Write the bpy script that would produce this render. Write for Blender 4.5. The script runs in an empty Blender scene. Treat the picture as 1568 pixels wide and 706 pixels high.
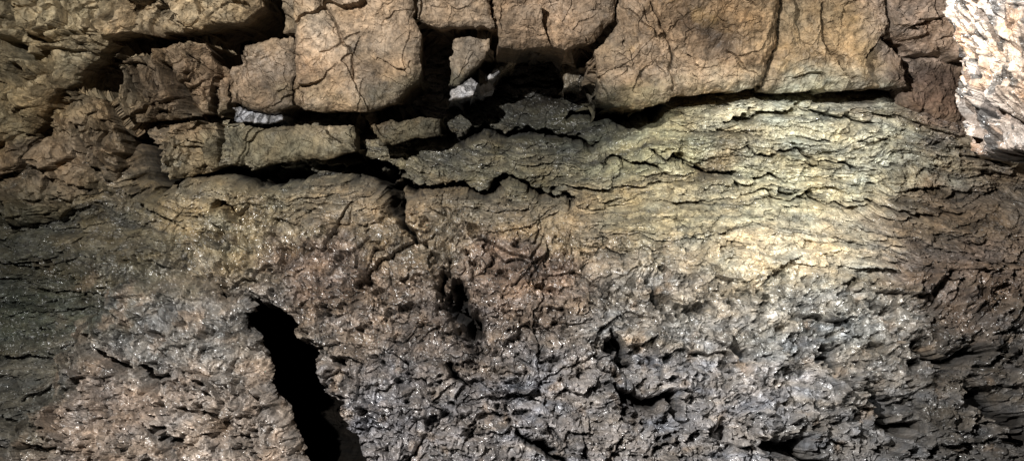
import bpy, math, numpy as np
from mathutils import Vector
F=np.float32
S=0.2      # metres per layout unit
CX,CV,D=7.84,3.53,14.0
STEP=0.0115

# ---------------------------------------------------------------- noise
def _h(ix,iy,seed):
    h=ix.astype(np.int64).astype(np.uint32)*np.uint32(374761393)+iy.astype(np.int64).astype(np.uint32)*np.uint32(668265263)+np.uint32((seed*2246822519+97)&0xffffffff)
    h=(h^(h>>np.uint32(13)))*np.uint32(1274126177)
    h=(h^(h>>np.uint32(15)))*np.uint32(2246822519)
    return h^(h>>np.uint32(16))
def lo(h): return (h&np.uint32(0xffff)).astype(F)/F(65535)
def hi(h): return (h>>np.uint32(16)).astype(F)/F(65535)
def perlin(x,y,seed=0):
    x0=np.floor(x);y0=np.floor(y);fx=(x-x0).astype(F);fy=(y-y0).astype(F)
    u=fx*fx*fx*(fx*(fx*6-15)+10);v=fy*fy*fy*(fy*(fy*6-15)+10)
    def g(i,j):
        h=_h(x0+i,y0+j,seed)
        return (lo(h)*2-1)*(fx-i)+(hi(h)*2-1)*(fy-j)
    a=g(0,0);b=g(1,0);c=g(0,1);d=g(1,1)
    a=a+(b-a)*u;c=c+(d-c)*u
    return (a+(c-a)*v)*F(1.6)
def fbm(x,y,o=4,seed=0,gain=.5,ridge=False):
    s=0;a=1.;t=0
    for i in range(o):
        n=perlin(x,y,seed+i*17)
        if ridge: n=1-2*np.abs(n)*1.6
        s=s+n*F(a);t+=a;a*=gain
        x=x*2.03+11.3;y=y*2.03-7.7
    return s/F(t)
def fac(x,y,seed,tilt=1.0,off=.6,crack=.35,cw=.08,stone=False):
    x0=np.floor(x);y0=np.floor(y)
    b1=np.full(x.shape,9,F);b2=b1.copy();bh=np.zeros(x.shape,np.uint32);bx=np.zeros(x.shape,F);by=bx.copy()
    for i in(-1,0,1):
        for j in(-1,0,1):
            h=_h(x0+i,y0+j,seed)
            dx=(x-(x0+i)).astype(F)-lo(h);dy=(y-(y0+j)).astype(F)-hi(h)
            d=np.sqrt(dx*dx+dy*dy)
            m=d<b1
            b2=np.where(m,b1,np.minimum(b2,d))
            b1=np.where(m,d,b1);bh=np.where(m,h,bh);bx=np.where(m,dx,bx);by=np.where(m,dy,by)
    k=_h(bh,bh>>np.uint32(7),seed+5);k2=_h(bh>>np.uint32(3),bh,seed+9)
    r=lo(k)
    if stone:   # angular pebble sitting proud of the surface, only in some cells
        rad=.22+.25*hi(k2)
        e=np.clip((b2-b1)*1.3,0,rad)*np.clip((rad-b1)/rad*4,0,1)
        z=np.where(e>.02,e*.9+.05+(((hi(k)-.5)*2*bx+(lo(k2)-.5)*2*by)*.9),0)*(r>.45)
        return z.astype(F),np.where((e>.02)&(r>.45),hi(k),.5).astype(F)
    z=(r-.5)*off+tilt*((hi(k)-.5)*2*bx+(lo(k2)-.5)*2*by)
    if crack: z=z-crack*np.exp(-(b2-b1)/cw)
    return z.astype(F),r
def sst(a,b,x):
    t=np.clip((x-a)/(b-a),0,1);return (t*t*(3-2*t)).astype(F)
def seg(x,y,a,b):
    ax,ay=a;dx=b[0]-ax;dy=b[1]-ay
    t=np.clip(((x-ax)*dx+(y-ay)*dy)/(dx*dx+dy*dy+1e-9),0,1)
    return np.hypot(x-ax-t*dx,y-ay-t*dy).astype(F),t
def pline(x,y,pts):
    d=None
    n=len(pts)-1
    for i in range(n):
        s,t=seg(x,y,pts[i],pts[i+1])
        tt=(i+t)/n
        s=s/(0.35+0.65*np.sqrt(np.clip(4*tt*(1-tt),0,1)))
        d=s if d is None else np.minimum(d,s)
    return d
def psdf(x,y,P):   # positive inside
    d=np.full(x.shape,99,F);ins=np.zeros(x.shape,bool)
    n=len(P)
    for i in range(n):
        a=P[i];b=P[(i+1)%n]
        s,_=seg(x,y,a,b);d=np.minimum(d,s)
        if a[1]!=b[1]:
            c=((a[1]>y)!=(b[1]>y))&(x<(b[0]-a[0])*(y-a[1])/(b[1]-a[1])+a[0])
            ins^=c
    return np.where(ins,d,-d)

# ---------------------------------------------------------------- colour of the rock (mineral zones, with some light and shade baked in)
CP=[(0.7,.7,176,160,122),(.2,1.8,158,140,100),(1,2.3,126,106,80),(3,.3,156,134,98),(2.5,1.2,118,96,70),(4,1.2,132,108,82),(5.5,.8,152,130,104),
(7,.2,146,123,97),(8.3,.4,150,126,100),(10,1,148,126,100),(11.2,.5,152,123,84),(10.8,.65,120,98,76),(12.5,.6,154,128,90),(14,.4,174,146,122),(14.3,1.4,122,98,82),
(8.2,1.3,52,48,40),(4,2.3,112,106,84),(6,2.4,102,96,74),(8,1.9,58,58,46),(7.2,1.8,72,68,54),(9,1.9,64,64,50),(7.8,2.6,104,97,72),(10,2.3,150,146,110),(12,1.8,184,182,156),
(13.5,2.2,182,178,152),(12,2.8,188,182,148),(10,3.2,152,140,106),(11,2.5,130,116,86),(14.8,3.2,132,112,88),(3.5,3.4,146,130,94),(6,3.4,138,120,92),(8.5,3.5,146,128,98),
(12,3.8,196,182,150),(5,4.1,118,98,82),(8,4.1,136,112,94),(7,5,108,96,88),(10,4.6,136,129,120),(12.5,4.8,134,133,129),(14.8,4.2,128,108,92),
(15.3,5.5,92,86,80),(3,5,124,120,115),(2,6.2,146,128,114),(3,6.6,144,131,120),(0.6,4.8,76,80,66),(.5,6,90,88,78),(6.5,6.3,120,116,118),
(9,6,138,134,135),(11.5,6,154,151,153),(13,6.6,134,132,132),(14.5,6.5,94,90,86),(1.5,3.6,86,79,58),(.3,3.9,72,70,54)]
def lin(c): 
    c=c/255.;return np.where(c<.04045,c/12.92,((c+.055)/1.055)**2.4)
def zone_colour(U,V,seed=0):
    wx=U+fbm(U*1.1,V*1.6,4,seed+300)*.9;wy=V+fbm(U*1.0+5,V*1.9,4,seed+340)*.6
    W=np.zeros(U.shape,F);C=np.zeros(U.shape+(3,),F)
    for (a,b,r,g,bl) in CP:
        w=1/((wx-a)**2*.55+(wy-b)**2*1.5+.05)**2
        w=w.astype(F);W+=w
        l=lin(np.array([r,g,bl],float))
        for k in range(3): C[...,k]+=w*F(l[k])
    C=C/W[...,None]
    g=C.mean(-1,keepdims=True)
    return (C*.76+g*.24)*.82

def axis(a,b,fa,fb,step):
    L=[];x=fa;s=step
    while x>a: 
        s=min(s*1.08,.15);x-=s;L.append(x)
    L=L[::-1];L+=list(np.arange(fa,fb,step));x=L[-1];s=step
    while x<b:
        s=min(s*1.08,.15);x+=s;L.append(x)
    return np.array(L)

def side(U): return .12*np.clip(np.abs(U-CX)-8.2,0,99)**1.5
def undercut(d,u,v,f=1.0,cap=.3):
    gy,gx=np.gradient(d,v,u)
    m=np.clip(-d,0,cap)*f
    n=np.sqrt(gx*gx+gy*gy)+1e-3
    return (gx/n*m).astype(F),(-gy/n*m).astype(F)
def build(name,U,V,h0,h,zs,col,wet,keep=None,mat=None,xs=0):
    k=(D-h0)/D
    X=(U-CX)*k+xs;Z=(CV-V)*k+zs
    Y=-(h0+h)
    co=np.stack([X*S,Y*S,Z*S],-1).astype(F)
    ny,nx=U.shape
    idx=np.arange(nx*ny).reshape(ny,nx)
    q=np.stack([idx[:-1,:-1],idx[1:,:-1],idx[1:,1:],idx[:-1,1:]],-1).reshape(-1,4)
    if keep is not None:
        kk=(keep[:-1,:-1]|keep[1:,:-1]|keep[1:,1:]|keep[:-1,1:]).ravel()
        q=q[kk]
        used=np.zeros(nx*ny,bool);used[q.ravel()]=True
        rm=np.cumsum(used)-1
        q=rm[q];sel=used
    else: sel=np.ones(nx*ny,bool)
    co=co.reshape(-1,3)[sel]
    rgba=np.concatenate([col,wet[...,None]],-1).astype(F).reshape(-1,4)[sel]
    return mesh(name,co,q,rgba,mat)
def mesh(name,co,q,rgba,mat):
    me=bpy.data.meshes.new(name)
    me.vertices.add(len(co));me.vertices.foreach_set("co",co.astype(F).ravel())
    me.loops.add(q.size);me.loops.foreach_set("vertex_index",q.astype(np.int32).ravel())
    me.polygons.add(len(q));me.polygons.foreach_set("loop_start",np.arange(0,q.size,4,dtype=np.int32))
    me.polygons.foreach_set("loop_total",np.full(len(q),4,np.int32))
    at=me.color_attributes.new("rock","FLOAT_COLOR","POINT")
    at.data.foreach_set("color",rgba.ravel())
    me.update()
    me.polygons.foreach_set("use_smooth",np.zeros(len(q),bool))
    ob=bpy.data.objects.new(name,me);bpy.context.scene.collection.objects.link(ob)
    me.materials.append(mat)
    return ob

def rock_mat(name,bump=.5,spec=.5,coat=0):
    m=bpy.data.materials.new(name);m.use_nodes=True
    nt=m.node_tree;N=nt.nodes;L=nt.links
    bs=N["Principled BSDF"]
    at=N.new("ShaderNodeAttribute");at.attribute_name="rock"
    tc=N.new("ShaderNodeTexCoord")
    def noise(sc,det,ro=.6):
        n=N.new("ShaderNodeTexNoise");n.inputs["Scale"].default_value=sc;n.inputs["Detail"].default_value=det
        n.inputs["Roughness"].default_value=ro;L.new(tc.outputs["Object"],n.inputs["Vector"]);return n
    n1=noise(45,4,.7);n2=noise(9,3,.6);n3=noise(160,2,.6)
    mr=N.new("ShaderNodeMapRange");mr.inputs[1].default_value=.3;mr.inputs[2].default_value=.7;mr.inputs[3].default_value=.4;mr.inputs[4].default_value=1.6
    L.new(n1.outputs["Fac"],mr.inputs[0])
    mx=N.new("ShaderNodeVectorMath");mx.operation='SCALE'
    L.new(at.outputs["Color"],mx.inputs[0]);L.new(mr.outputs[0],mx.inputs["Scale"])
    cr=N.new("ShaderNodeValToRGB");L.new(n2.outputs["Fac"],cr.inputs[0])
    e=cr.color_ramp.elements;e[0].position=.32;e[0].color=(.85,.89,.93,1);e[1].position=.68;e[1].color=(1.12,1.03,.91,1)
    mm=N.new("ShaderNodeVectorMath");mm.operation='MULTIPLY'
    L.new(mx.outputs[0],mm.inputs[0]);L.new(cr.outputs[0],mm.inputs[1])
    L.new(mm.outputs[0],bs.inputs["Base Color"])
    r=N.new("ShaderNodeMapRange");L.new(at.outputs["Alpha"],r.inputs[0]);r.inputs[3].default_value=.85;r.inputs[4].default_value=.25
    ra=N.new("ShaderNodeMath");ra.operation='MULTIPLY_ADD';L.new(n3.outputs["Fac"],ra.inputs[0]);ra.inputs[1].default_value=.35
    rb=N.new("ShaderNodeMath");rb.operation='SUBTRACT';L.new(r.outputs[0],rb.inputs[0]);rb.inputs[1].default_value=.16
    L.new(rb.outputs[0],ra.inputs[2]);L.new(ra.outputs[0],bs.inputs["Roughness"])
    sm=N.new("ShaderNodeMapRange");L.new(at.outputs["Alpha"],sm.inputs[0]);sm.inputs[2].default_value=.4;sm.inputs[3].default_value=.03;sm.inputs[4].default_value=spec
    L.new(sm.outputs[0],bs.inputs["Specular IOR Level"])
    b=N.new("ShaderNodeBump");b.inputs["Strength"].default_value=bump;b.inputs["Distance"].default_value=.006
    ad=N.new("ShaderNodeMath");ad.operation='ADD';L.new(n1.outputs["Fac"],ad.inputs[0]);L.new(n3.outputs["Fac"],ad.inputs[1])
    L.new(ad.outputs[0],b.inputs["Height"]);L.new(b.outputs[0],bs.inputs["Normal"])
    if coat:
        cw=N.new("ShaderNodeMath");cw.operation='MULTIPLY';L.new(at.outputs["Alpha"],cw.inputs[0]);cw.inputs[1].default_value=coat
        L.new(cw.outputs[0],bs.inputs["Coat Weight"]);bs.inputs["Coat Roughness"].default_value=.11
        L.new(b.outputs[0],bs.inputs["Coat Normal"])
    return m
M_wall=rock_mat("wet_strata_rock",.6,1.0,1.0)
M_ceil=rock_mat("dry_block_rock",.5,.35)
M_hang=rock_mat("pale_crystalline_rock",.35,.5,.4)

def rubble(x,y,seed=0):
    a=fbm(x*1.3,y*1.3,3,seed+1);b=fbm(x*1.3+9,y*1.3,3,seed+2)
    c=fbm(x*6,y*6,3,seed+3);d=fbm(x*6+4,y*6,3,seed+4)
    X=x+a*.20+c*.06;Y=y+b*.20+d*.06
    f1,_=fac(X*1.1,Y*1.3,seed+10,.9,.7,.15,.06)
    f2,r2=fac(X*2.6+a,Y*2.9,seed+11,1.1,1.0,.25,.06)
    f3,r3=fac(X*6,Y*6.6,seed+12,1.3,1.2,.35,.08)
    f4,r4=fac(X*13,Y*14,seed+13,1.3,1.3,.3,.1)
    g0,k0=fac(X*2.1+7,Y*2.3+5,seed+16,stone=True)
    g1,k1=fac(X*4.2+3,Y*4.6+1,seed+14,stone=True)
    g2,k2=fac(X*8.5+3,Y*9.2+1,seed+15,stone=True)
    m=sst(-.3,.3,fbm(x*.9+3,y*.9,3,seed+21))
    m2=sst(-.2,.2,fbm(x*2.1+3,y*2.1,3,seed+22))
    m3=sst(-.15,.25,fbm(x*1.3+13,y*1.3,3,seed+24))
    h=f1*.28+f2*.16*(.35+m)+f3*.08*(.3+.9*m2)+f4*.040*(.5+.7*(1-m2))+fbm(x*2.0,y*2.0,4,seed+30,.45)*.12
    nr=sst(4.3,6.5,y)
    h=h+g0*.35*nr*m+g1*.26*m3+g2*.14*(1-.5*m3)
    pit=sst(.18,.42,fbm(x*3.1+5,y*3.7,4,seed+23,.55))
    r4=r4*.5+k2*.5;r3=r3*.5+k1*.5;r2=r2*.6+k0*.4
    return h-pit*.30,r2,(r3-.5)*1.5+.5,(r4-.5)*1.5+.5

PX,PY=[-2.5,0,.8,1.4,1.9,3,4,5.5,7.06,10],[-2.6,-3.2,-3.2,-2.0,-1.1,-.3,.5,1.7,3.0,5.9]
# ================================================================ cave_wall
u=axis(-4,20,-.35,16.05,STEP);v=axis(-2.5,10,.6,7.3,STEP)
U,V=np.meshgrid(u,v);U=U.astype(F);V=V.astype(F)
prof=lambda V,xs,ys:(np.interp(V,xs,ys)+np.interp(V-.25,xs,ys)+np.interp(V+.25,xs,ys))/3
h0=prof(V,PX,PY)+side(U)
h0=h0+.35*np.exp(-((U-12.2)/2.4)**2-((V-3.3)/1.4)**2)
h0=h0+.5*sst(5.5,3.5,U)*sst(1.4,1.9,V)*sst(3.6,2.6,V)
h0=h0+1.5*sst(9.3,10.6,U)*sst(.5,1.2,V)*sst(3.1,1.5,V)
a=fbm(U*.4,V*.6,4,1);b=fbm(U*1.6,V*2.4,4,2)
vs=V+.38*np.exp(-((U-12.)/1.9)**2)+a*.5+b*.07-.05*U
us=U+fbm(U*.9+4,V*1.5,3,5)*.4+fbm(U*6,V*9,3,6)*.05
vj=vs+fbm(U*7+3,V*9,3,7)*.022
s1,q1=fac(us*.6,vj*2.8,41,.7,1.,.2,.04)
s2,q2=fac(us*1.3,vj*6.5,42,.9,1.,.3,.06)
s3,q3=fac(us*3.2,vj*13,43,1.1,1.1,.3,.08)
s4,q4=fac(us*9,vj*26,44,1.3,1.0,.2,.1)
hr,r2,r3,r4=rubble(U,V,100)
am=sst(-.35,.35,fbm(U*.7+9,V*1.2,4,51))
hs=s1*.20+s2*.10*(.3+am)+s3*.06*(.3+.9*am)+s4*.030+hr*.32+fbm(us*.6,vs*4,4,50,.55,True)*.03
bl=V+fbm(U*.8,V*.8,4,60)*.9
bd=np.interp(U,[0,2,4,7,9,11,13,16],[4.4,3.8,3.2,3.3,3.6,4.0,4.2,4.0])
wr=sst(-.45,.5,bl-bd)
left=sst(1.9,.9,U+fbm(U,V,3,61)*.6)*sst(3.2,3.8,V)
wr=wr*(1-.6*left)
h=hs*(1-wr)+hr*wr
wx=U+fbm(U*2.5,V*2.5,4,70)*.3;wy=V+fbm(U*2.5+7,V*2.5,4,71)*.3
CR=[([(2.4,2.82),(3.2,2.62),(3.9,2.8),(4.7,2.72)],.14,1.3),
([(5.05,2.15),(5.5,2.6),(5.9,2.85),(6.2,3.4)],.12,1.3),
([(5.9,2.95),(7.3,2.88),(8.1,2.82),(8.8,3.2)],.07,1.0),
([(4.7,2.55),(5.5,2.75),(6.3,2.8)],.06,1.0),([(1.95,1.8),(2.15,2.4),(2.3,3.0)],.20,2.6),
([(6.95,4.4),(7.1,4.8),(7.3,5.2)],.14,1.5),([(6.65,4.15),(6.8,4.55)],.06,1.0),
([(6.1,3.2),(6.4,3.8)],.06,.8),([(3.3,3.2),(3.8,3.4)],.05,.6),
([(11.0,1.85),(12.1,1.72),(13.4,1.85)],.05,.5),([(10.0,2.3),(11.2,2.75),(12.2,2.9)],.04,.5),([(11.3,3.0),(12.5,3.05),(13.4,3.3)],.03,.4),
([(11.4,2.35),(12.3,2.4),(13.1,2.6)],.025,.35),([(9.2,2.5),(10.1,2.6)],.04,.5),
([(9.4,5.9),(9.8,6.25),(10.3,6.1),(10.4,6.5)],.08,1.1),([(8,6.6),(8.4,6.9),(8.7,7.1)],.07,1.0),
([(11.8,6.8),(12.4,6.95),(12.9,7.2)],.10,1.1),([(14.9,5.9),(15.4,6.3),(16,6.9)],.15,1.0),([(13.9,5.2),(14.6,5.5),(15.2,5.4)],.08,.9),
([(10,4.4),(10.4,4.9)],.06,.8),([(6.9,5.6),(7.2,5.9)],.06,.8),([(8.8,1.75),(9.6,1.85),(10.2,1.72)],.09,.9),([(9.3,5.1),(9.6,5.6)],.06,.8),([(11.2,5.2),(11.5,5.5)],.06,.7),
([(13,3.1),(14,3.3),(14.9,3.2)],.03,.4),([(5.9,1.95),(7,2.1),(8.3,2.05),(9.2,2.2)],.06,.8),([(13.3,6.0),(13.8,6.5),(14.2,6.6)],.09,1.0),([(12.6,5.3),(12.9,5.7)],.06,.8)]
crack_shade=np.zeros(U.shape,F)  # mask for shade painted into the deeper cracks
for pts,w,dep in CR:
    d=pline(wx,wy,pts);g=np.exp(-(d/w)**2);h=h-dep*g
    if dep>=.8: crack_shade=np.maximum(crack_shade,sst(.22,.6,g))
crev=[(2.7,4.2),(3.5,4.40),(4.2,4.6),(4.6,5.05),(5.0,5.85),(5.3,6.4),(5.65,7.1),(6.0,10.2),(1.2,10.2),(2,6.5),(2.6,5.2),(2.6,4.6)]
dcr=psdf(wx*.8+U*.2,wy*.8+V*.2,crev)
h=h-8*sst(-.02,.40,dcr)
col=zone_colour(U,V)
lum=1+(.3*(q2-.5)+.4*(q3-.5)+.35*(q4-.5))*(1-wr)+(.45*(r3-.5)+.6*(r4-.5)+.3*(r2-.5)+1.1*fbm(U*2.3,V*2.3,5,92))*wr
band=fbm(us*.5,vs*8,4,80)*(1-wr)
lum=np.clip(lum+band*.8,.2,2)
lum=lum*(1-.45*sst(.12,.3,fbm(us*.45+4,vs*13,4,82))*(1-wr))
tint=fbm(us*.8,vs*5,4,83)
col=col*lum[...,None]
col[...,0]*=1+.12*tint;col[...,2]*=1-.2*tint
rust=sst(.15,.42,fbm(U*2.6+3,V*2.6,5,95))*wr
col=col*(1-rust[...,None]*.5)+np.array([.24,.18,.13],F)*(rust[...,None]*.5)
pale=sst(.2,.5,fbm(U*3.6+13,V*3.6,5,98))*wr
col=col*(1+.6*pale[...,None])
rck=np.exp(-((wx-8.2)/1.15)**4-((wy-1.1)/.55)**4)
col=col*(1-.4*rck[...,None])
fissure_shade=np.maximum(sst(.02,.12,dcr)*.98,crack_shade*.9)[...,None]
col=col*(1-fissure_shade)+np.array([.008,.007,.006],F)*fissure_shade      # shade painted black into the fissures and deep cracks
wet=np.clip(.3+.5*wr+.45*fbm(U*2,V*2,4,97)+.5*(r3-.5)+.35*np.exp(-((U-8)/1.3)**2-((V-1.7)/.5)**2)+.25*left,0,1)
wet=wet*(1-fissure_shade[...,0])
hc=np.clip(h,-.6,.6)
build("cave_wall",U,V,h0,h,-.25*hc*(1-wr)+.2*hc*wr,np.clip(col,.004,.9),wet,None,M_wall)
del U,V,h,hs,hr,s1,s2,s3,s4,col

# ================================================================ rock_mound (lower left)
u=axis(-3.5,5.8,-.3,5.6,STEP);v=axis(3.7,9.9,3.75,7.3,STEP)
U,V=np.meshgrid(u,v);U=U.astype(F);V=V.astype(F)
h0=prof(V,PX,PY)+side(U)
wx=U+fbm(U*1.7,V*1.7,5,170)*.4;wy=V+fbm(U*1.7+7,V*1.7,5,171)*.4
d=psdf(wx,wy,[(-4,7.8),(.2,6.9),(1.1,5.2),(1.7,4.35),(2.7,4.1),(3.3,4.4),(3.95,4.75),(4.12,5.3),(4.28,5.8),(4.5,6.5),(4.85,7.2),(5.1,9.8),(-4,9.8)])
t=np.clip(d/.6,0,1)
rnd=np.sqrt(np.clip(1-(1-t)**2,0,1))
hr,r2,r3,r4=rubble(U,V,400)
right=sst(2.6,3.6,U)
h=-.2+.25*right+(.75-.1*right)*rnd+hr*(.6+.4*t)
h=np.where(d<0,h+d*11,h)
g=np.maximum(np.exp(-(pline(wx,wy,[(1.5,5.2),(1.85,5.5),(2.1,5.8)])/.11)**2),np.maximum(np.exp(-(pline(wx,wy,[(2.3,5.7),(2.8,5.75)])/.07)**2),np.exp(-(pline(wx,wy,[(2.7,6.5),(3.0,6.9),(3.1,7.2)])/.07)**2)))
h=h-1.1*g
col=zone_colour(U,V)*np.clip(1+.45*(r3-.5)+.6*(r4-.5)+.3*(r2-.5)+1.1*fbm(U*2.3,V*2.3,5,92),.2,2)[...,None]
rust=sst(.0,.35,fbm(U*2.6+3,V*2.6,5,395))
col=col*(1-rust[...,None]*.4)+np.array([.30,.22,.16],F)*(rust[...,None]*.4)
pale=sst(.2,.5,fbm(U*3.6+13,V*3.6,5,98));col=col*(1+.6*pale[...,None])
sg=sst(.25,.6,g)*.9;col=col*(1-sg[...,None])  # crack shade painted into the mound colour
wet=np.clip(.7+.5*fbm(U*2,V*2,3,97)+.5*(r3-.5),0,1)*(1-sg)
build("rock_mound",U,V,h0,h,.2*np.clip(hr,-.5,.5),np.clip(col,.006,.9),wet,d>-.25,M_wall,xs=-6.0*np.clip(-d,0,.3)*right)

# ================================================================ cave_ceiling (jointed blocks)
BL=[ # polygon, base, rounding radius, tilt u, tilt v
([(-4,-2.4),(2.1,-2.4),(2.12,.45),(1.5,.82),(1.15,1.3),(.65,1.78),(.3,2.7),(-4,2.85)],.30,.2,-.05,0),
([(2.2,-2.4),(4.06,-2.4),(4.08,.2),(3.75,.44),(3.2,.48),(2.6,.60),(2.22,.5)],.35,.12,.05,0.1),
([(4.38,-2.4),(4.62,-2.4),(4.62,.5),(4.28,.52)],.0,.08,0,0),
([(4.68,-2.4),(6.3,-2.4),(6.38,.3),(6.50,.6),(6.45,1.25),(6.1,1.62),(5.3,1.76),(4.6,1.66),(4.57,.8)],.38,.13,.04,.05),
([(3.80,.70),(4.5,.56),(4.52,1.62),(4.25,1.70),(3.52,1.62),(3.49,1.05),(3.74,.95)],.1,.1,0.1,0),
([(1.60,.95),(2.4,.74),(3.16,.66),(3.28,1.0),(3.20,1.73),(2.5,1.78),(2.0,1.84),(1.62,1.5)],-.1,.1,.15,-.15),
([(3.27,1.0),(3.44,1.0),(3.42,1.7),(3.3,1.8)],-.2,.06,0,0),
([(6.36,-2.4),(7.61,-2.4),(7.61,.45),(6.75,.48),(6.42,.3)],.28,.09,0,0),
([(6.95,.56),(7.5,.54),(7.45,.75),(7.0,1.3),(6.86,1.25)],-.2,.06,.35,0),
([(7.65,-2.4),(9.42,-2.4),(9.4,.4),(9.0,.70),(8.2,.82),(7.65,.76)],.42,.14,0,-.08),
([(9.46,-2.4),(11.78,-2.4),(11.8,.75),(11.58,1.35),(10.3,1.55),(9.7,1.70),(9.14,1.6),(9.1,.85),(9.43,.45)],.4,.18,0,.05),
([(11.82,-2.4),(13.38,-2.4),(13.45,.6),(13.78,.95),(13.8,1.35),(12.6,1.42),(11.62,1.42),(11.84,.75)],.34,.14,-.04,.0),
([(13.42,-2.4),(20,-2.4),(20,.8),(14.85,.95),(13.95,.82),(13.5,.55)],.5,.14,.03,0),
([(13.85,.84),(20,.9),(20,3.2),(15.1,2.5),(14.6,1.95),(13.83,1.6)],.1,.16,.06,0),
([(.70,1.85),(1.15,1.40),(1.53,1.5),(1.80,1.95),(1.80,2.6),(1.7,2.98),(1.0,3.3),(.2,3.5),(-.6,3.4),(.42,2.8)],.10,.15,.1,0),
([(-4,2.95),(.4,2.9),(.5,3.4),(-.3,3.6),(-4,3.8)],.1,.2,0,0),
([(2.47,2.2),(3.0,1.92),(3.25,1.92),(3.3,2.55),(2.55,2.75)],-.1,.12,0,0),
([(3.38,1.98),(4.4,1.9),(5.4,1.95),(5.5,2.3),(4.8,2.45),(3.45,2.52)],-.2,.12,0,0),
([(5.6,1.86),(6.75,1.78),(6.7,2.1),(5.8,2.2)],-.15,.08,0,0),
([(2.5,1.88),(2.95,1.84),(2.75,2.05),(2.55,2.1)],-.25,.08,0,0),
([(8.62,.8),(9.05,.9),(9.0,1.25),(8.66,1.3)],-1.1,.05,-.5,.2),
([(7.5,.7),(8.1,.7),(7.7,1.0),(7.5,1.1)],-1.0,.05,.5,.6),
([(3.5,1.68),(4.26,1.64),(4.3,1.85),(3.6,1.9)],-.15,.04,0,.5),
([(6.92,1.34),(7.15,1.22),(7.28,1.28),(7.22,1.46),(6.95,1.52)],-.1,.05,.3,.5),
([(7.36,1.06),(7.55,.97),(7.6,1.10),(7.4,1.2)],-.7,.04,.3,.5),
]
u=axis(-4,20,-.35,16.05,STEP);v=axis(-2.4,3.8,-.2,3.7,STEP)
U,V=np.meshgrid(u,v);U=U.astype(F);V=V.astype(F)
h0=prof(V,[-2.4,0,1.0,1.8,3,4],[2.6,.75,.35,.1,.05,.3])+side(U)
wx=U+fbm(U*1.4,V*1.4,5,270)*.18+fbm(U*6,V*6,3,275)*.045;wy=V+fbm(U*1.4+7,V*1.4,5,271)*.18+fbm(U*6,V*6,3,276)*.045
H=np.full(U.shape,-9,F);DD=np.full(U.shape,-9,F);ID=np.zeros(U.shape,np.int32)
for i,(P,base,R,tu,tv) in enumerate(BL):
    d=psdf(wx,wy,P)
    t=np.clip(d/R,0,1)
    cx=sum(p[0] for p in P)/len(P);cy=sum(p[1] for p in P)/len(P)
    rt=_h(np.array([i]),np.array([5]),77);ta=(float(lo(rt)[0])-.5)*.12
    hh=base-R*.8+R*(1-(1-t)**1.7)+(tu+ta)*np.clip(U-cx,-3,3)+tv*np.clip(V-cy,-2,2)
    hh=np.where(d<0,hh+d*(16 if i not in (0,14,15) else 10),hh)
    m=hh>H;H=np.where(m,hh,H);ID=np.where(m,i,ID);DD=np.maximum(DD,d)
lf=sst(4.2,2.9,U)
X=U+fbm(U*1.2,V*1.2,4,201)*.3;Y=V+fbm(U*1.2+3,V*1.2,4,202)*.3
f1,g1=fac(X*.9,Y*1.0,210,1.0,.35,.03,.025)
f2,g2=fac(X*2.2,Y*1.9,211,1.0,1.0,.10,.03)
f3,g3=fac(X*5.2,Y*4.6,212,1.1,1.0,.12,.05)
f4,g4=fac(X*13,Y*12,213,1.2,.8,.12,.08)
rg=lf*1.1+.35+.3*sst(13.2,13.6,U)
rg=np.clip(rg+.45*fbm(U*.8,V*.8,3,215),.2,1.8).astype(F)
h=H+f1*.20+f2*(.10*(.2+rg)+.14*lf)+f3*(.055*rg+.05*lf)+f4*.024*(.3+rg)+fbm(U*3,V*3,5,220,.52)*.085*(1-.4*lf)+fbm(U*1.3,V*1.3,4,225,.5,True)*.04
for pts,w,dep in [([(4.9,.0),(5.25,.5),(5.45,.9),(5.5,1.3)],.02,.10),([(5.0,.9),(5.6,.6)],.015,.06),([(9.9,.1),(10.2,.9),(10.25,1.5)],.025,.12),([(3.5,.0),(3.9,.2)],.03,.2),([(12.5,.1),(12.6,.9),(12.9,1.3)],.03,.2),([(1.0,0),(.7,.6),(.9,1.1),(.3,1.6)],.04,.35),([(.3,.4),(.8,.7),(1.5,.5)],.04,.3),([(.35,1.1),(.6,1.4)],.10,1),([(2.55,1.0),(2.8,1.6),(3.0,1.75)],.08,1.2),([(1.9,1.0),(2.0,1.6)],.04,.4),([(1.1,1.9),(1.3,2.5),(1.7,2.8)],.05,.35),([(.2,.7),(.6,.95)],.07,.8),([(1.7,.9),(1.75,1.5)],.05,.8)]:
    h=h-dep*np.exp(-(pline(wx,wy,pts)/w)**2)
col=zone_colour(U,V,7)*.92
rb=_h(ID,ID*7,3);br=.85+.3*lo(rb);wm=(hi(rb)-.5)*.10
col=col*(br*(1+.14*(g1-.5)+.18*(g2-.5)+.2*(g3-.5)*rg+.22*(g4-.5)*rg+.7*fbm(U*1.1,V*1.1,5,233)))[...,None]
col[...,0]*=1+wm;col[...,2]*=1-wm
och=sst(.1,.4,fbm(U*1.8+8,V*1.8,5,230))*np.where((U>9.5)&(U<13.4),.4,.1)
col=col*(1-och[...,None])+np.array([.30,.20,.09],F)*och[...,None]
dk=sst(.1,.4,fbm(U*2.4+1,V*2.4,5,240))*.7
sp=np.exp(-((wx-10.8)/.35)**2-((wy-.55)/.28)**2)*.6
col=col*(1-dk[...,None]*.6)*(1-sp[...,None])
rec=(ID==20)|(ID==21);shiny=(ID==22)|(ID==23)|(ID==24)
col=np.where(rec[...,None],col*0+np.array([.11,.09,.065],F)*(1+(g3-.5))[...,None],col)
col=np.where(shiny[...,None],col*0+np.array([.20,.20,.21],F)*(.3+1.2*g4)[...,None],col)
wet=np.clip(.25+.6*fbm(U*1.5,V*1.5,3,297)+.75*rec+.7*shiny,0,1)
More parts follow.
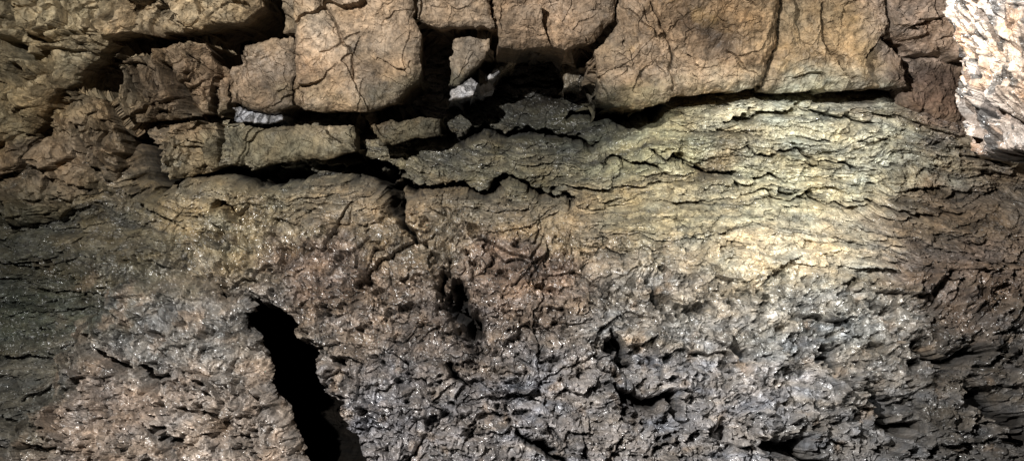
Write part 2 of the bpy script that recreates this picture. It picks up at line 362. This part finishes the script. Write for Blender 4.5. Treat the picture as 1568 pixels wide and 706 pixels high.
xs,zs=undercut(DD,u,v,2.0,.13)
build("cave_ceiling",U,V,h0,h,zs-.06*np.clip(h,-1,1),np.clip(col,.01,.9),wet,DD>-.13,M_ceil,xs=xs)

# ================================================================ hanging_rock (near, upper right)
nz,na=420,620
zt=np.linspace(0,1,nz);an=np.linspace(0,2*math.pi,na,endpoint=False)
A,T=np.meshgrid(an,zt);A=A.astype(F);T=T.astype(F)
vv=2.38-T*5.2
kk=.52
left=np.interp(vv,[-3,-1,0,.4,.9,1.45,1.75,2.1,2.42],[14.9,15.1,15.17,15.2,15.3,15.28,15.5,15.52,15.56])
right=17.6+0*vv
cx=((left+right)/2-CX)*kk;rx=(right-left)/2*kk
cap=np.sqrt(np.clip(1-(1-np.clip(T/.03,0,1))**2,0,1))
ca,sa=np.cos(A),np.sin(A)
P=np.stack([ca*2.2,sa*2.2,vv],-1)
def tri(f):
    w=np.abs(ca)**2
    return f(P[...,1]*.55+9,P[...,2]*.55)*w+f(P[...,0]*.55,P[...,2]*.55)*(1-w)
dsp=tri(lambda x,y:fac(x*3+fbm(x*3,y*3,3,5)*.6,y*3+fbm(x*3,y*3,3,6)*.6,501,1,.5,.2,.06)[0])*.15+tri(lambda x,y:fac(x*9+fbm(x*9,y*9,3,5)*.5,y*9,502,1,.7,.2,.08)[0])*.035+tri(lambda x,y:fbm(x*4,y*4,5,503,.5,True))*.06+tri(lambda x,y:fac(x*24,y*24,504,1,.9,.2,.1)[0])*.007
R=cap*(1+0*T)
X=cx+ca*(rx*R+dsp*R);Yy=-6.4+sa*(.75*R+dsp*R);Z=(CV-vv)*kk+dsp*.3
co=np.stack([X*S,Yy*S,Z*S],-1).reshape(-1,3)
idx=np.arange(nz*na).reshape(nz,na);n2=np.roll(idx,-1,1)
q=np.stack([idx[:-1],n2[:-1],n2[1:],idx[1:]],-1).reshape(-1,4)
n=tri(lambda x,y:fbm(x*4,y*4,5,510));nb=tri(lambda x,y:fbm(x*5+3,y*5,5,520));nc=tri(lambda x,y:fbm(x*3+3,y*3,4,530))
col=np.ones(A.shape+(3,),F)*np.array([.25,.205,.175],F)
def mixc(c,k,rgb): return c*(1-k[...,None])+np.array(rgb,F)*k[...,None]
col=mixc(col,sst(.0,.3,n)*.8,[.31,.29,.275]);col=mixc(col,sst(.02,.3,nc)*.7,[.27,.165,.10]);col=mixc(col,sst(.04,.15,nb)*.9,[.03,.027,.025])
wet=np.clip(.5+n,0,1)
mesh("hanging_rock",co,q,np.concatenate([col,wet[...,None]],-1).astype(F).reshape(-1,4),M_hang)

# ================================================================ lamps, world, camera
w=bpy.data.worlds.new("World");bpy.context.scene.world=w;w.use_nodes=True
nt=w.node_tree;bg=nt.nodes["Background"];sk=nt.nodes.new("ShaderNodeTexSky");sk.sky_type='NISHITA';sk.sun_disc=False
sk.sun_elevation=math.radians(5);nt.links.new(sk.outputs[0],bg.inputs[0]);bg.inputs[1].default_value=.001
def L2W(u,v,h): return Vector(((u-CX)*S,-h*S,(CV-v)*S))
def spot(name,pos,tgt,P,ang,blend,colr,size):
    l=bpy.data.lights.new(name,'SPOT');l.energy=P;l.spot_size=math.radians(ang);l.spot_blend=blend;l.color=colr;l.shadow_soft_size=size
    o=bpy.data.objects.new(name,l);bpy.context.scene.collection.objects.link(o);o.location=pos
    o.rotation_euler=(tgt-pos).to_track_quat('-Z','Y').to_euler();return o
spot("torch_lamp",L2W(4.1,-.6,12.6),L2W(8.9,3.7,0),560,97,.9,(1,.985,.96),.012)
spot("headlamp",L2W(9.4,.0,12.5),L2W(12,3.45,0),350,35,1.0,(1,1,.95),.02)
cam=bpy.data.cameras.new("Camera");co_=bpy.data.objects.new("Camera",cam);bpy.context.scene.collection.objects.link(co_)
co_.location=(0,-D*S,0);co_.rotation_euler=(math.radians(90),0,0);cam.lens=36*D/15.68;cam.clip_start=.02;cam.clip_end=200
bpy.context.scene.camera=co_
sc=bpy.context.scene;sc.view_settings.view_transform='Standard';sc.view_settings.look='None';sc.view_settings.exposure=0
